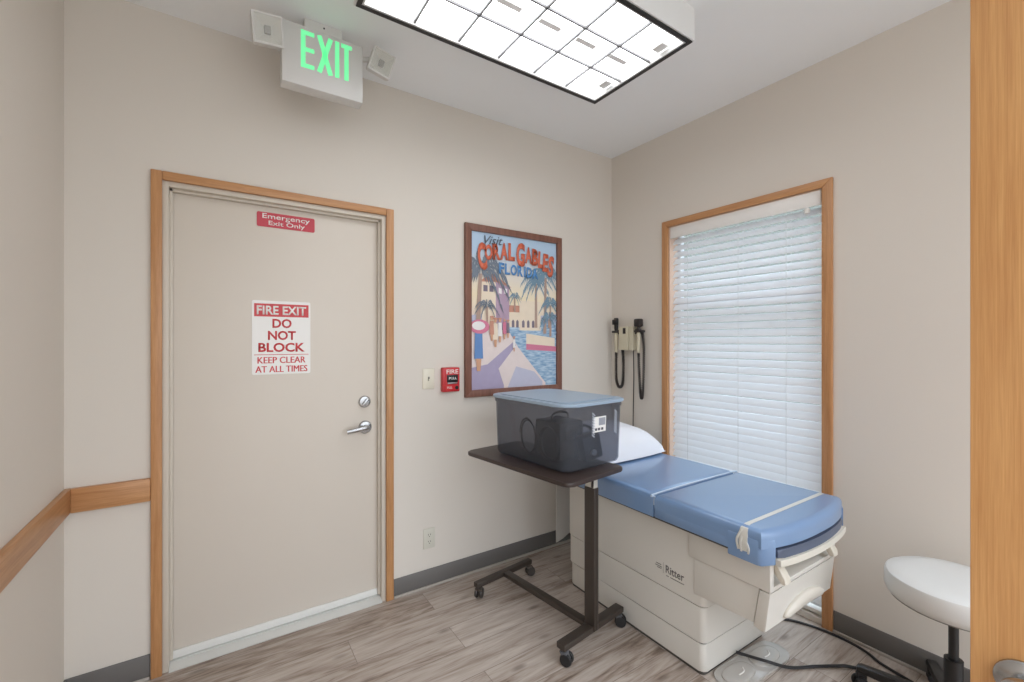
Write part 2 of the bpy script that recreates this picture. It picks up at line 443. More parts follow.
for sgn, hx, hz, sc in ((-1, -0.225, -0.118, 1.06), (1, 0.256, -0.09, 0.98)):
    M = Matrix.Translation((hx, -0.03, hz)) @ Matrix.Rotation(math.radians(10*sgn+4), 4, 'Y') @ Matrix.Rotation(math.radians(18), 4, 'X') @ Matrix.Diagonal((sc, sc, sc, 1))
    b = new()
    s, i, d = 0.054, 0.047, -0.03
    # square housing shell open to the front
    box(b, -s, s, 0.0, 0.03, -s, s, 0.008, 2, M)
    for (x0, x1, z0, z1) in ((-s, -i, -s, s), (i, s, -s, s), (-i, i, -s, -i), (-i, i, i, s)): box(b, x0, x1, d, 0.002, z0, z1, 0.0, 1, M)
    tube(b, [M @ Vector((-sgn*s*0.8, 0.02, 0.0)), Vector((sgn*0.165, 0.0, hz+0.005))], 0.012, 12)
    head = link('lamp_head', b, white_e, ex)
    b = new(); bb = bmesh.new()
    o_ = [bb.verts.new(M @ Vector((x*i, d+0.004, z*i))) for x, z in ((-1, -1), (1, -1), (1, 1), (-1, 1))]
    n_ = [bb.verts.new(M @ Vector((x*0.018, -0.001, z*0.018))) for x, z in ((-1, -1), (1, -1), (1, 1), (-1, 1))]
    for k in range(4): bb.faces.new((o_[k], o_[(k+1) % 4], n_[(k+1) % 4], n_[k]))
    bb.faces.new(n_); merge(b, bb)
    link('reflector', b, refl_m, head, 0)
    b = new()
    box(b, -0.012, 0.012, d+0.006, -0.002, -0.014, 0.014, 0.002, 1, M)
    link('bulb', b, plain('lamp glass', (150, 148, 144), 0.2), head)
    b = new(); box(b, -i, i, d-0.006, d+0.001, -i, i, 0.003, 2, M); link('lens', b, lens_m, head)

# ------------------------------------------------------------------ ceiling light
LX0, LX1, LY0, LY1, LZ = -2.128, -0.856, -1.296, -0.692, 2.737
cl = thing('ceiling_light', 'large white box ceiling light with black rim and wire grid, switched on', 'ceiling light', ((LX0+LX1)/2, (LY0+LY1)/2, H))
ox, oy = (LX1-LX0)/2, (LY1-LY0)/2; zb = LZ-H
b = new()
t = 0.014
box(b, -ox, ox, oy-t, oy, zb+0.002, 0); box(b, -ox, ox, -oy, -oy+t, zb+0.002, 0)
box(b, -ox, -ox+t, -oy+t, oy-t, zb+0.002, 0); box(b, ox-t, ox, -oy+t, oy-t, zb+0.002, 0)
box(b, -ox+t, ox-t, -oy+t, oy-t, -0.02, 0)
link('housing', b, plain('fixture white', (222, 222, 220), 0.4), cl)
def ring(b, a, c, w, z0, z1):
    box(b, -a, a, c-w, c, z0, z1); box(b, -a, a, -c, -c+w, z0, z1); box(b, -a, -a+w, -c+w, c-w, z0, z1); box(b, a-w, a, -c+w, c-w, z0, z1)
b = new(); ring(b, ox-0.006, oy-0.006, 0.017, zb-0.003, zb+0.008); link('rim', b, plain('rim black', (22, 22, 23), 0.4), cl)
b = new(); ring(b, ox-0.023, oy-0.023, 0.008, zb, zb+0.02)
link('door_rail', b, plain('rail grey', (196, 196, 194), 0.4), cl)
ix, iy = ox-0.031, oy-0.031
b = new()
for k in range(1, 6): x = -ix+2*ix*k/6; box(b, x-0.004, x+0.004, -iy, iy, zb+0.008, zb+0.018)
for k in range(1, 3): y = -iy+2*iy*k/3; box(b, -ix, ix, y-0.004, y+0.004, zb+0.008, zb+0.018)
link('grid', b, plain('grid wire', (130, 130, 132), 0.5), cl)
lamp_m = emit('lit diffuser', (250, 252, 255), 5.2)
LAMP = lamp_m.node_tree.nodes['Principled BSDF'].inputs['Emission Strength']
b = new(); box(b, -ix, ix, -iy, iy, zb+0.05, zb+0.054); link('diffuser', b, lamp_m, cl, 0)
for k in range(6):
    b = new(); xc = -ix+2*ix*(k+0.42)/6; box(b, xc-0.055, xc+0.055, -0.013, 0.013, zb+0.03, zb+0.0495)
    link('centre_bar', b, plain('bar white', (240, 240, 240), 0.5), cl)  # one pale bar per grid cell along the centre row
for y in (-0.17, 0.17):
    b = new(); box(b, ix-0.05, ix-0.004, y-0.03, y+0.03, zb+0.022, zb+0.0495, 0.004)
    link('lamp_socket', b, plain('socket white', (224, 224, 222), 0.4), cl)

# ------------------------------------------------------------------ window and blind
wd = new()
for y0, y1 in ((WY0-0.03, WY0), (WY1, WY1+0.03)): box(wd, 0.085, 0.125, y0, y1, WZ0, WZ1, 0.002)
for z0, z1 in ((WZ0, WZ0+0.04), (WZ1-0.04, WZ1), (1.70, 1.745)): box(wd, 0.085, 0.125, WY1+0.03, WY0-0.03, z0, z1, 0.002)
win = struct('window_1', wd, plain('window vinyl', (226, 227, 228), 0.4), label='tall window behind closed white blind', cat='window')
b = new(); box(b, 0.103, 0.107, WY1+0.03, WY0-0.03, WZ0+0.04, WZ1-0.04); link('pane', b, clear('window glass', (246, 250, 252), 0.92, 0.02), win, 0)
b = new()
box(b, 0.0, 0.085, WY0-0.001, WY0-0.007, WZ0, WZ1); box(b, 0.0, 0.085, WY1+0.001, WY1+0.007, WZ0, WZ1); box(b, 0.0, 0.085, WY1, WY0, WZ1-0.007, WZ1-0.001)
link('jamb', b, plain('jamb pale wood', (222, 196, 176), 0.5), win)
ci0, ci1, co0, co1 = WY0-0.0, WY1+0.0, -0.481, -1.4945
zi, zo = WZ1, 2.267
# mitred oak casing
b = new(); prism(b, [(ci0, 0.0), (co0, 0.0), (co0, zo), (ci0, zi)], -0.018, -0.0005, 'X', 0.002); link('casing', b, oak_v, win)
b = new(); prism(b, [(co1, 0.0), (ci1, 0.0), (ci1, zi), (co1, zo)], -0.018, -0.0005, 'X', 0.002); link('casing', b, oak_v, win)
b = new(); prism(b, [(ci1, zi+0.0004), (ci0, zi+0.0004), (co0, zo), (co1, zo)], -0.018, -0.0005, 'X', 0.002); link('casing', b, oak_y, win)

bl = thing('window_blind', 'white closed slatted blind filling the oak framed window', 'blind', (0.04, (WY0+WY1)/2, WZ1))
hw = (WY0-WY1)/2-0.009
slat_m = translucent('white slat', (246, 247, 249), 0.45, 0.4)
b = new()
zt = 2.13-WZ1; pitch = 0.0449; n = 46
SA = 52
for k in range(n):
    zc = zt-0.002-pitch*k
    ang = math.radians(SA + random.uniform(-1.5, 1.5))
    if k == 8: ang = math.radians(SA+6)
    sag = random.uniform(-0.0015, 0.0015)
    hh = hw - 0.003 + random.uniform(-0.002, 0.001)
    prof = []
    for u in (-1, -0.5, 0, 0.5, 1):
        prof.append((u*0.025, 0.0022*(1-u*u)))
    pts = prof + [(p[0], p[1]-0.0026) for p in prof[::-1]]
    ca, sa = math.cos(-ang), math.sin(-ang)
    # room edge (-x) low, window edge high
    P2 = [(p[0]*math.cos(ang)-p[1]*math.sin(ang), p[0]*math.sin(ang)+p[1]*math.cos(ang)+zc+sag) for p in pts]
    bb = bmesh.new()
    A = [bb.verts.new((p[0], -hh, p[1])) for p in P2]; Bv = [bb.verts.new((p[0], hh, p[1])) for p in P2]
    m_ = len(P2)
    for i in range(m_): bb.faces.new((A[i], A[(i+1) % m_], Bv[(i+1) % m_], Bv[i]))
    for i in range(4):
        bb.faces.new((A[i], A[m_-1-i], A[m_-2-i], A[i+1])); bb.faces.new((Bv[i], Bv[i+1], Bv[m_-2-i], Bv[m_-1-i]))
    merge(b, bb)
sl = link('slat_panel', b, slat_m, bl)
b = new(); box(b, -0.022, 0.022, -hw+0.002, hw-0.002, 0.036-WZ1, 0.058-WZ1, 0.004); link('bottom_rail', b, white_m, bl)
b = new(); box(b, -0.042, -0.032, -hw+0.001, hw-0.001, 2.146-WZ1, -0.004, 0.003); box(b, -0.031, 0.03, -hw+0.003, hw-0.003, 2.165-WZ1, -0.009, 0.002)
link('valance', b, plain('valance white', (232, 230, 226), 0.4), bl)
for fy in (0.72, -0.03, -0.62):
    b = new(); tube(b, [(-0.0285, fy*hw, -0.07), (-0.0285, fy*hw, 0.05-WZ1)], 0.0011, 6); tube(b, [(0.0285, fy*hw, -0.07), (0.0285, fy*hw, 0.05-WZ1)], 0.0011, 6)
    link('ladder_cord', b, plain('cord white', (216, 216, 216), 0.6), bl)
b = new(); lathe(b, [(0.004, 0.03), (0.012, 0.026), (0.015, 0.012), (0.012, 0), (0, -0.002)], 14, Matrix.Translation((-0.04, -hw+0.065, 2.115-WZ1)))
tube(b, [(-0.04, -hw+0.065, 2.143-WZ1), (-0.036, -hw+0.065, 2.152-WZ1)], 0.002, 6)
link('tilter', b, white_m, bl)

# ------------------------------------------------------------------ poster
pw, ph = 0.77, 1.082
po = thing('framed_poster', 'brown framed seaside travel poster hanging on the back wall', 'poster', (-0.9115, 0.0, 1.1))
fr_m = oak('poster frame wood', 'Z', (104, 66, 52), (136, 92, 76), 0.45)
fw_ = 0.043
b = new()
W2 = pw/2
prism(b, [(-W2, 0), (-W2+fw_, fw_), (-W2+fw_, ph-fw_), (-W2, ph)], -0.026, -0.002, 'Y', 0.002)
prism(b, [(W2-fw_, fw_), (W2, 0), (W2, ph), (W2-fw_, ph-fw_)], -0.026, -0.002, 'Y', 0.002)
prism(b, [(-W2, 0), (W2, 0), (W2-fw_, fw_), (-W2+fw_, fw_)], -0.026, -0.002, 'Y', 0.002)
prism(b, [(-W2, ph), (-W2+fw_, ph-fw_), (W2-fw_, ph-fw_), (W2, ph)], -0.026, -0.002, 'Y', 0.002)
link('frame', b, fr_m, po)
# the print: a generic seaside promenade in flat printed colours
def sky_print():
    m, nt, bs = base_mat('printed sky'); N, L = nt.nodes, nt.links
    tc = N.new('ShaderNodeTexCoord'); sp = N.new('ShaderNodeSeparateXYZ'); L.new(tc.outputs['Object'], sp.inputs[0])
    mr = N.new('ShaderNodeMapRange'); mr.inputs[1].default_value = 0.45; mr.inputs[2].default_value = 1.03; L.new(sp.outputs['Z'], mr.inputs[0])
    no = N.new('ShaderNodeTexNoise'); no.inputs['Scale'].default_value = 4; L.new(tc.outputs['Object'], no.inputs['Vector'])
    ad = N.new('ShaderNodeMath'); ad.operation = 'MULTIPLY_ADD'; ad.inputs[1].default_value = 0.22; L.new(no.outputs['Fac'], ad.inputs[0])
    L.new(mr.outputs[0], ad.inputs[2])
    cr = N.new('ShaderNodeValToRGB'); e = cr.color_ramp.elements
    e[0].position = 0.1; e[0].color = lin((226, 206, 198)); e[1].position = 0.95; e[1].color = lin((176, 200, 222))
    k = e.new(0.42); k.color = lin((236, 220, 186)); k = e.new(0.68); k.color = lin((222, 214, 204))
    L.new(ad.outputs[0], cr.inputs[0]); L.new(cr.outputs[0], bs.inputs['Base Color']); bs.inputs['Roughness'].default_value = 0.35
    return m
def water_print():
    m, nt, bs = base_mat('printed water'); N, L = nt.nodes, nt.links
    tc = N.new('ShaderNodeTexCoord'); mp = N.new('ShaderNodeMapping'); mp.inputs['Scale'].default_value = (14, 1, 60); L.new(tc.outputs['Object'], mp.inputs[0])
    no = N.new('ShaderNodeTexNoise'); no.inputs['Scale'].default_value = 1.4; no.inputs['Detail'].default_value = 4; L.new(mp.outputs[0], no.inputs['Vector'])
    cr = N.new('ShaderNodeValToRGB'); e = cr.color_ramp.elements
    e[0].position = 0.35; e[0].color = lin((112, 150, 186)); e[1].position = 0.66; e[1].color = lin((188, 208, 222))
    L.new(no.outputs['Fac'], cr.inputs[0]); L.new(cr.outputs[0], bs.inputs['Base Color']); bs.inputs['Roughness'].default_value = 0.35
    return m
pm = [sky_print(), water_print()]
def ink(name, rgb): pm.append(plain('ink '+name, rgb, 0.35, var=0.06, vscale=25)); return len(pm)-1
I_or, I_blue, I_dk = ink('coral', (208, 104, 76)), ink('blue', (84, 140, 196)), ink('dark', (84, 92, 104))
I_cream, I_mauve, I_terra, I_lav, I_walk, I_palm, I_palm2, I_trunk = ink('cream', (230, 214, 192)), ink('mauve', (176, 152, 172)), ink('terracotta', (194, 140, 120)), ink('lavender', (170, 160, 188)), ink('walk', (226, 212, 208)), ink('palm', (112, 122, 134)), ink('teal palm', (118, 146, 164)), ink('trunk', (172, 146, 132))
I_pink, I_skin, I_dress, I_white, I_win, I_haze = ink('pink', (206, 120, 146)), ink('skin', (206, 158, 128)), ink('dress', (96, 136, 190)), ink('white', (232, 228, 226)), ink('shade', (120, 110, 124)), ink('hill', (190, 190, 208))
AW, AH = pw-2*fw_+0.004, ph-2*fw_+0.004
pr_ = new(); LAY = [0]
def P2w(u, v): return (-AW/2+u*AW, fw_-0.002+v*AH)
def shape(pts, mi):
    """one flat printed shape; u,v run 0..1 over the sheet"""
    for ax, lim, sg in ((0, 0.0, 1), (0, 1.0, -1), (1, 0.0, 1), (1, 1.0, -1)):   # keep inside the sheet
        out = []
        for i in range(len(pts)):
            p, q = pts[i], pts[(i+1) % len(pts)]
            dp, dq = sg*(p[ax]-lim), sg*(q[ax]-lim)
            if dp >= 0: out.append(p)
            if dp*dq < 0:
                t_ = dp/(dp-dq); out.append((p[0]+(q[0]-p[0])*t_, p[1]+(q[1]-p[1])*t_))
        pts = out
        if len(pts) < 3: return
    LAY[0] += 1; y = -0.0100 - LAY[0]*0.000008
    bb = bmesh.new(); bb.faces.new([bb.verts.new((P2w(u, v)[0], y, P2w(u, v)[1])) for u, v in pts]); merge(pr_, bb, None, mi)
box(pr_, -AW/2, AW/2, -0.0100, -0.004, fw_-0.002, fw_-0.002+AH, 0, 1, None, 0)
def blob(cu, cv, ru, rv, mi, n=14): shape([(cu+ru*math.cos(2*PI*i/n), cv+rv*math.sin(2*PI*i/n)) for i in range(n)], mi)
shape([(0, .40), (0, .47), (.3, .5), (.62, .47), (1, .5), (1, .40)], I_haze)
shape([(0, 0), (0, .44), (1, .44), (1, 0)], 1)                       # water
shape([(0, 0), (0, .43), (.36, .43), (.52, .27), (.86, .02), (.86, 0)], I_walk)  # promenade
shape([(0, 0), (0, .14), (.18, .16), (.48, .31), (.5, .28), (.3, .13), (.36, .02), (.36, 0)], I_lav)
shape([(.40, 0), (.5, .14), (.72, .10), (.82, .03), (.82, 0)], I_haze)
shape([(.62, .28), (.62, .36), (.98, .33), (.98, .26)], I_cream)
shape([(.62, .25), (.62, .29), (1, .27), (1, .235)], I_pink)
# buildings
shape([(.42, .40), (.42, .50), (.56, .50), (.56, .40)], I_cream); shape([(.40, .50), (.42, .545), (.55, .545), (.58, .50)], I_terra)
shape([(.54, .38), (.54, .58), (.80, .58), (.80, .38)], I_cream)
for u in (.45, .50, .57, .63, .69): shape([(u, .40), (u, .44), (u+.015, .452), (u+.03, .44), (u+.03, .40)], I_win)
shape([(.12, .38), (.12, .69), (.27, .69), (.27, .38)], I_cream); shape([(.27, .38), (.27, .69), (.42, .665), (.42, .38)], I_mauve)
shape([(.08, .685), (.24, .745), (.45, .66), (.27, .69)], I_terra)
for u in (.135, .20): shape([(u, .625), (u, .665), (u+.045, .665), (u+.045, .625)], I_win)
for u in (.30, .36): shape([(u, .62), (u, .655), (u+.035, .65), (u+.035, .615)], I_white)
# palms
def palm(u, v0, v1, s, mi, lean=0.0, n=11, seed=1):
    rnd = random.Random(seed); w = 0.012*s+0.006
    shape([(u-w-lean, v0), (u+w-lean, v0), (u+w*.7, v1), (u-w*.7, v1)], I_trunk)
    for k in range(n):
        a = -0.75+ (PI+1.5)*k/(n-1) + rnd.uniform(-.12, .12); L_ = 0.17*s*rnd.uniform(.8, 1.15)
        du, dv = math.cos(a)*L_*1.1, math.sin(a)*L_*.62
        mu, mv = u+du*.55, v1+dv*.55+.035*s
        eu, ev = u+du, v1+dv-.045*s
        nx, ny = -dv, du; q = math.hypot(nx, ny) or 1; nx, ny = nx/q*.022*s, ny/q*.022*s
        prev = None
        for q_ in range(1, 8):                      # leaflets hanging either side of the rib
            t = q_/7; bu = u+du*t; bv = v1+dv*t+.14*s*(t-t*t)-.045*s*t*t
            ll = (.045+.02*math.sin(PI*t))*s
            shape([(bu-.007*s, bv), (bu+.008*s, bv), (bu+du*.16+.004, bv-ll*.85)], mi)
            if prev: shape([(prev[0], prev[1]-.005*s), (bu, bv-.005*s), (bu, bv+.005*s), (prev[0], prev[1]+.005*s)], mi)
            prev = (bu, bv)
palm(.74, .40, .70, .95, I_palm2, .0, 13, 3); palm(.86, .36, .75, 1.1, I_palm2, .01, 13, 5); palm(.92, .34, .56, .7, I_palm2, 0, 11, 8)
palm(.48, .5, .6, .4, I_palm2, 0, 9, 4)
palm(.10, .34, .735, 1.6, I_palm, .03, 12, 11)
palm(.90, .40, .46, .7, I_palm2, 0, 9, 21); palm(.17, .38, .53, .6, I_palm, 0, 9, 22)
# strollers
def walker(u, v, s, dress, hat=None):
    shape([(u-.012*s, v), (u+.012*s, v), (u+.02*s, v+.075*s), (u-.02*s, v+.075*s)], I_skin)
    shape([(u-.03*s, v+.05*s), (u+.03*s, v+.05*s), (u+.024*s, v+.16*s), (u-.024*s, v+.16*s)], dress)
    blob(u, v+.178*s, .016*s, .014*s, I_skin, 10)
    if hat is not None: blob(u, v+.192*s, .03*s, .008*s, hat, 10)
for u, v, s, d in ((.26, .27, .95, I_cream), (.31, .30, .8, I_white), (.36, .32, .7, I_pink), (.40, .33, .6, I_win), (.22, .31, .8, I_terra), (.47, .24, .5, I_white)): walker(u, v, s, d, I_terra if d != I_pink else None)
walker(.08, .12, 1.55, I_dress); blob(.09, .40, .105, .045, I_pink); blob(.08, .405, .07, .028, I_white); 
art_sheet = link('print', pr_, pm, po, 0)
# lettering
b = new(); LZ2 = -0.0101 - LAY[0]*0.000008 - 0.0006
def letter(ch, u, v, wu, hv, rot, mi, bold=0.035, sh=0.0):
    x, z = P2w(u, v)
    merge(b, text_bm(ch, wu*AW, hv*AH, bold, 0.0003, sh), on_back(x, LZ2, z) @ Matrix.Rotation(rot, 4, 'Z'), mi)
word = [('C', .115, .845, .095, .175, .1), ('O', .185, .875, .085, .10, 0), ('R', .27, .885, .085, .105, .05), ('A', .355, .892, .085, .11, 0), ('L', .44, .895, .075, .115, 0),
        ('G', .545, .885, .10, .16, 0), ('A', .64, .888, .085, .11, 0), ('B', .72, .88, .075, .115, -.03), ('L', .79, .868, .065, .115, -.05), ('E', .85, .852, .065, .125, -.08), ('S', .92, .83, .075, .15, -.12)]
for ch, u, v, w, h, r in word: letter(ch, u, v, w, h, r, 0, 0.05)
for i, ch in enumerate('FLORIDA'):
    u = (.325, .392, .465, .54, .595, .65, .72)[i]; letter(ch, u, .782-.002*i, (.06, .055, .07, .065, .02, .065, .07)[i], .072, 0, 1)
letter('Visit', .24, .955, .2, .055, 0.05, 2, 0.004, 0.4)
link('lettering', b, [pm[I_or], pm[I_blue], pm[I_dk]], po, 0)

# ------------------------------------------------------------------ switch, pull station, outlet
sw = thing('light_switch', 'ivory toggle light switch plate between door and red fire alarm', 'light switch', (-1.531, 0, 1.227))
b = new(); box(b, -0.037, 0.037, -0.006, 0, -0.06, 0.06, 0.003)
for z in (-0.03, 0.03): lathe(b, [(0.003, 0), (0.003, 0.0008), (0, 0.0008)], 8, on_back(0, -0.006, z))
link('plate', b, ivory_m, sw)
b = new(); box(b, -0.005, 0.005, -0.009, -0.006, -0.012, 0.012, 0.001, 1, None, 1); box(b, -0.004, 0.004, -0.018, -0.008, -0.010, -0.002, 0.001, 1, None, 0); link('toggle', b, [ivory_m, plain('slot grey', (120, 116, 106), 0.5)], sw)
fp = thing('fire_alarm_pull', 'red fire alarm pull box on the wall beside the poster', 'fire alarm', (-1.397, 0.001, 1.217))
fred = plain('alarm red', (190, 38, 44), 0.35)
b = new(); box(b, -0.056, 0.056, -0.036, 0, -0.073, 0.073, 0.006); fb = link('case', b, fred, fp)
b = new(); box(b, -0.042, 0.046, -0.042, -0.036, -0.066, 0.068, 0.003); link('front_plate', b, plain('alarm red bright', (206, 50, 54), 0.35), fp)
b = new(); merge(b, text_bm('FIRE', 0.078, 0.026, 0.015), on_back(0.003, -0.042, 0.049)); link('wording', b, signw_m, fp, 0)
b = new(); box(b, -0.034, 0.036, -0.053, -0.042, -0.014, 0.030, 0.003, 2, None, 0)
merge(b, text_bm('PULL', 0.05, 0.014, 0.01), on_back(0.001, -0.053, 0.010), 1); box(b, -0.03, 0.032, -0.050, -0.042, -0.024, -0.016, 0.002, 2, None, 2)
link('pull_handle', b, [black_m, signw_m, plain('steel', (170, 170, 170), 0.3, 0.8)], fp)
b = new(); merge(b, text_bm('PULL', 0.034, 0.012, 0.01), on_back(-0.014, -0.042, -0.046), 0); lathe(b, [(0.011, 0), (0.011, 0.004), (0, 0.004)], 16, on_back(0.031, -0.042, -0.048), 1)
link('key_lock', b, [signw_m, black_m], fp)
ou = thing('wall_outlet', 'pale duplex power outlet low on the wall right of door', 'outlet', (-1.527, 0, 0.285))
b = new(); box(b, -0.036, 0.036, -0.006, 0, -0.059, 0.059, 0.003); link('plate', b, plain('outlet plate', (206, 203, 190), 0.4), ou)
for z in (-0.02, 0.02):
    b = new(); prism(b, rrect(-0.0165, 0.0165, z-0.0145, z+0.0145, 0.008), -0.0085, -0.0055, 'Y', 0, 1, None, 0)
    for x in (-0.0065, 0.0065): box(b, x-0.0012, x+0.0012, -0.009, -0.0084, z-0.001, z+0.008, 0, 1, None, 1)
    box(b, -0.0022, 0.0022, -0.009, -0.0084, z-0.010, z-0.0055, 0, 1, None, 1)
    link('socket', b, [plain('outlet plate', (0, 0, 0)), plain('slot black', (40, 38, 36), 0.5)], ou, 0)

# ------------------------------------------------------------------ wall diagnostic set (on the right wall, faces -X)
wd_ = thing('diagnostic_set', 'beige wall mounted otoscope unit with two black headed handles by window', 'medical instrument', (0, -0.190, 1.383))
wd_.scale = (1.0, 1.15, 1.025)
cream_m = plain('instrument cream', (204, 196, 172), 0.4)
dkb = plain('instrument black', (44, 38, 36), 0.4)
b = new(); box(b, -0.06, 0, -0.02, 0.055, 0.0, 0.17, 0.004); box(b, -0.055, 0, -0.058, -0.024, 0.0, 0.17, 0.004)
link('wall_unit', b, cream_m, wd_)
b = new(); box(b, -0.064, -0.06, -0.005, 0.018, 0.118, 0.16, 0.002); link('power_switch', b, dkb, wd_)
for nm, sgn, yh in (('left', 1, 0.088), ('right', -1, -0.098)):
    b = new()
    # cradle arm and yoke
    box(b, -0.062, -0.006, yh-0.026, yh+0.026, 0.126, 0.142, 0.004)
    box(b, -0.03, -0.01, min(yh, sgn*0.05), max(yh, sgn*0.05), 0.115, 0.15, 0.003)
    link('cradle', b, dkb, wd_)
    M = Matrix.Translation((-0.045, yh, 0.0))
    b = new(); lathe(b, [(0.006, -0.02), (0.011, -0.005), (0.0125, 0.03), (0.0125, 0.118), (0.009, 0.128), (0, 0.13)], 16, M)
    hnd = link('handle', b, cream_m, wd_)
    b = new()
    if sgn > 0:
        lathe(b, [(0.0115, 0.142), (0.0135, 0.16), (0.015, 0.19), (0.017, 0.225), (0.014, 0.236), (0, 0.237)], 16, M)
        box(b, -0.075, -0.035, yh-0.015, yh+0.015, 0.185, 0.225, 0.006)
    else:
        lathe(b, [(0.0115, 0.142), (0.0125, 0.165), (0, 0.17)], 16, M)
        box(b, -0.068, -0.025, yh-0.025, yh+0.025, 0.165, 0.222, 0.010)
    link('instrument_head', b, black_m if sgn > 0 else dkb, hnd)
    b = new()
    if sgn > 0:
        path = [(-0.045, yh, -0.02), (-0.043, yh+0.003, -0.12), (-0.04, yh+0.002, -0.22), (-0.038, yh-0.018, -0.272), (-0.036, yh-0.045, -0.255), (-0.034, yh-0.052, -0.18), (-0.03, yh-0.05, -0.08), (-0.03, yh-0.045, -0.002)]
        tube(b, coil(path, 0.0075, 60, 7), 0.0040, 5)
    else:
        path = [(-0.045, yh, -0.02), (-0.044, yh-0.004, -0.15), (-0.043, yh-0.012, -0.28), (-0.042, yh-0.022, -0.335), (-0.041, yh-0.030, -0.28), (-0.04, yh-0.036, -0.12), (-0.038, yh-0.036, 0.03), (-0.035, yh-0.022, 0.128)]
        tube(b, coil(path, 0.0072, 72, 7), 0.0038, 5)
    link('coiled_cord', b, dkb, wd_)
b = new(); tube(b, smooth_path([(-0.02, -0.038, 0.002), (-0.014, -0.037, -0.2), (-0.012, -0.03, -0.5), (-0.012, -0.03, -0.8), (-0.012, -0.028, -1.08), (-0.012, -0.01, -1.1)], 8), 0.0035, 6)
link('power_cord', b, dkb, wd_)

# ------------------------------------------------------------------ exam table
TX, TY = -0.58, -0.90
et = thing('exam_table', 'powered exam table with blue vinyl top and off-white base under window', 'exam table', (TX, TY, 0), math.radians(-0.6))
shell_m = plain('exam table off-white', (212, 209, 201), 0.38, var=0.01)
shell2_m = plain('exam table recess beige', (176, 168, 152), 0.5, var=0.01)
vinyl_m = plain('blue vinyl', (112, 141, 178), 0.3, coat=0.5, bump=0.05, bscale=350, var=0.02)
pad_m = plain('dark pad vinyl', (82, 92, 112), 0.4)
dark_m = plain('plinth dark', (70, 66, 62), 0.5)
hwB = 0.2375; hwR = 0.262; yr, yf = 0.455, -0.420           # base in table coordinates
b = new(); prism(b, rrect(-hwB+0.004, hwR-0.004, yf+0.006, yr-0.004, 0.02), 0.0, 0.016, 'Z'); link('plinth', b, dark_m, et)
b = new(); prism(b, rrect(-hwB, hwR, yf, yr, 0.026), 0.014, 0.134, 'Z', 0.004); link('lower_shell', b, shell_m, et)
b = new(); prism(b, rrect(-hwB-0.003, hwR+0.003, yf-0.003, yr+0.012, 0.026), 0.140, 0.294, 'Z', 0.004); link('middle_shell', b, shell_m, et)
b = new(); prism(b, rrect(-hwB-0.006, hwR+0.006, yf-0.008, yr+0.016, 0.026), 0.300, 0.630, 'Z', 0.004); us = link('upper_shell', b, shell_m, et)
b = new()
prism(b, rrect(-hwB+0.004, hwR-0.004, yf+0.004, yr-0.004, 0.022), 0.128, 0.31, 'Z'); link('inner_column', b, dark_m, et)
# printed maker's name on the shell side
logo_m = plain('print grey', (96, 92, 90), 0.5)
b = new()
def on_left(y, z): return facing((-hwB-0.0062, y, z), (0, -1, 0), (0, 0, 1))
merge(b, text_bm('Ritter', 0.098, 0.036, 0.012, 0.0003), on_left(-0.278, 0.388))
box(b, -hwB-0.0066, -hwB-0.0062, -0.2165, -0.2155, 0.362, 0.412)
for z, y0, y1 in ((0.396, -0.205, -0.175), (0.386, -0.208, -0.17), (0.378, -0.205, -0.18), (0.358, -0.246, -0.232), (0.358, -0.327, -0.254)):
    box(b, -hwB-0.0066, -hwB-0.0062, y0, y1, z-0.0018, z+0.0018)
link('maker_name', b, logo_m, et, 0)
# drawer housing cantilevered to the foot end
yF = -0.708
hL, hR = -0.262, 0.288
b = new()
box(b, hL, hL+0.028, yF, -0.365, 0.507, 0.632, 0.002); box(b, hR-0.028, hR, yF, -0.365, 0.507, 0.632, 0.002)
box(b, hL+0.02, hR-0.02, yF, -0.40, 0.507, 0.524, 0.001)
link('foot_housing', b, shell_m, et)
b = new(); box(b, hL+0.02, hR-0.02, yF+0.10, yF+0.11, 0.524, 0.632); box(b, -0.07, -0.066, yF+0.09, yF+0.10, 0.53, 0.60)
link('recess_back', b, shell2_m, et)
# drawer: box and sloping front
b = new()
prism(b, [(-0.385, 0.503), (yF+0.044, 0.503), (yF+0.066, 0.362), (-0.385, 0.35)], hL+0.008, hR-0.008, 'X', 0.002)
dr = link('drawer', b, shell_m, et)
b = new()
prism(b, [(yF, 0.503), (yF+0.04, 0.503), (yF+0.064, 0.354), (yF+0.030, 0.346), (yF+0.018, 0.353)], hL, hR, 'X', 0.004)
link('drawer_front', b, shell_m, dr)
b = new()
superell(b, (0.03, yF+0.004, 0.385), (0.165, 0.020, 0.032), 0.9, 0.8, 28, 14, lambda p, x, y, z: Vector((p.x, p.y + (0.503-p.z)*0.16-0.012, p.z + 0.026*(1-x*x) - 0.013)))
link('drawer_grip', b, plain('grip off-white', (214, 209, 198), 0.35), dr)
# stirrup levers
for x in (-0.205, 0.20):
    b = new()
    prism(b, [(yF-0.038, 0.542), (yF-0.022, 0.538), (yF+0.03, 0.60), (yF+0.03, 0.618), (yF+0.0, 0.618), (yF-0.036, 0.560)], x-0.022, x+0.022, 'X', 0.006)
    lv = link('stirrup_lever', b, plain('lever cream', (208, 202, 188), 0.35), et)
    b = new(); lathe(b, [(0.022, 0), (0.022, 0.012), (0, 0.012)], 16, facing((x-0.024, yF+0.03, 0.578), (0, -1, 0), (0, 0, 1))); link('pivot', b, plain('pivot taupe', (140, 130, 116), 0.5), lv)
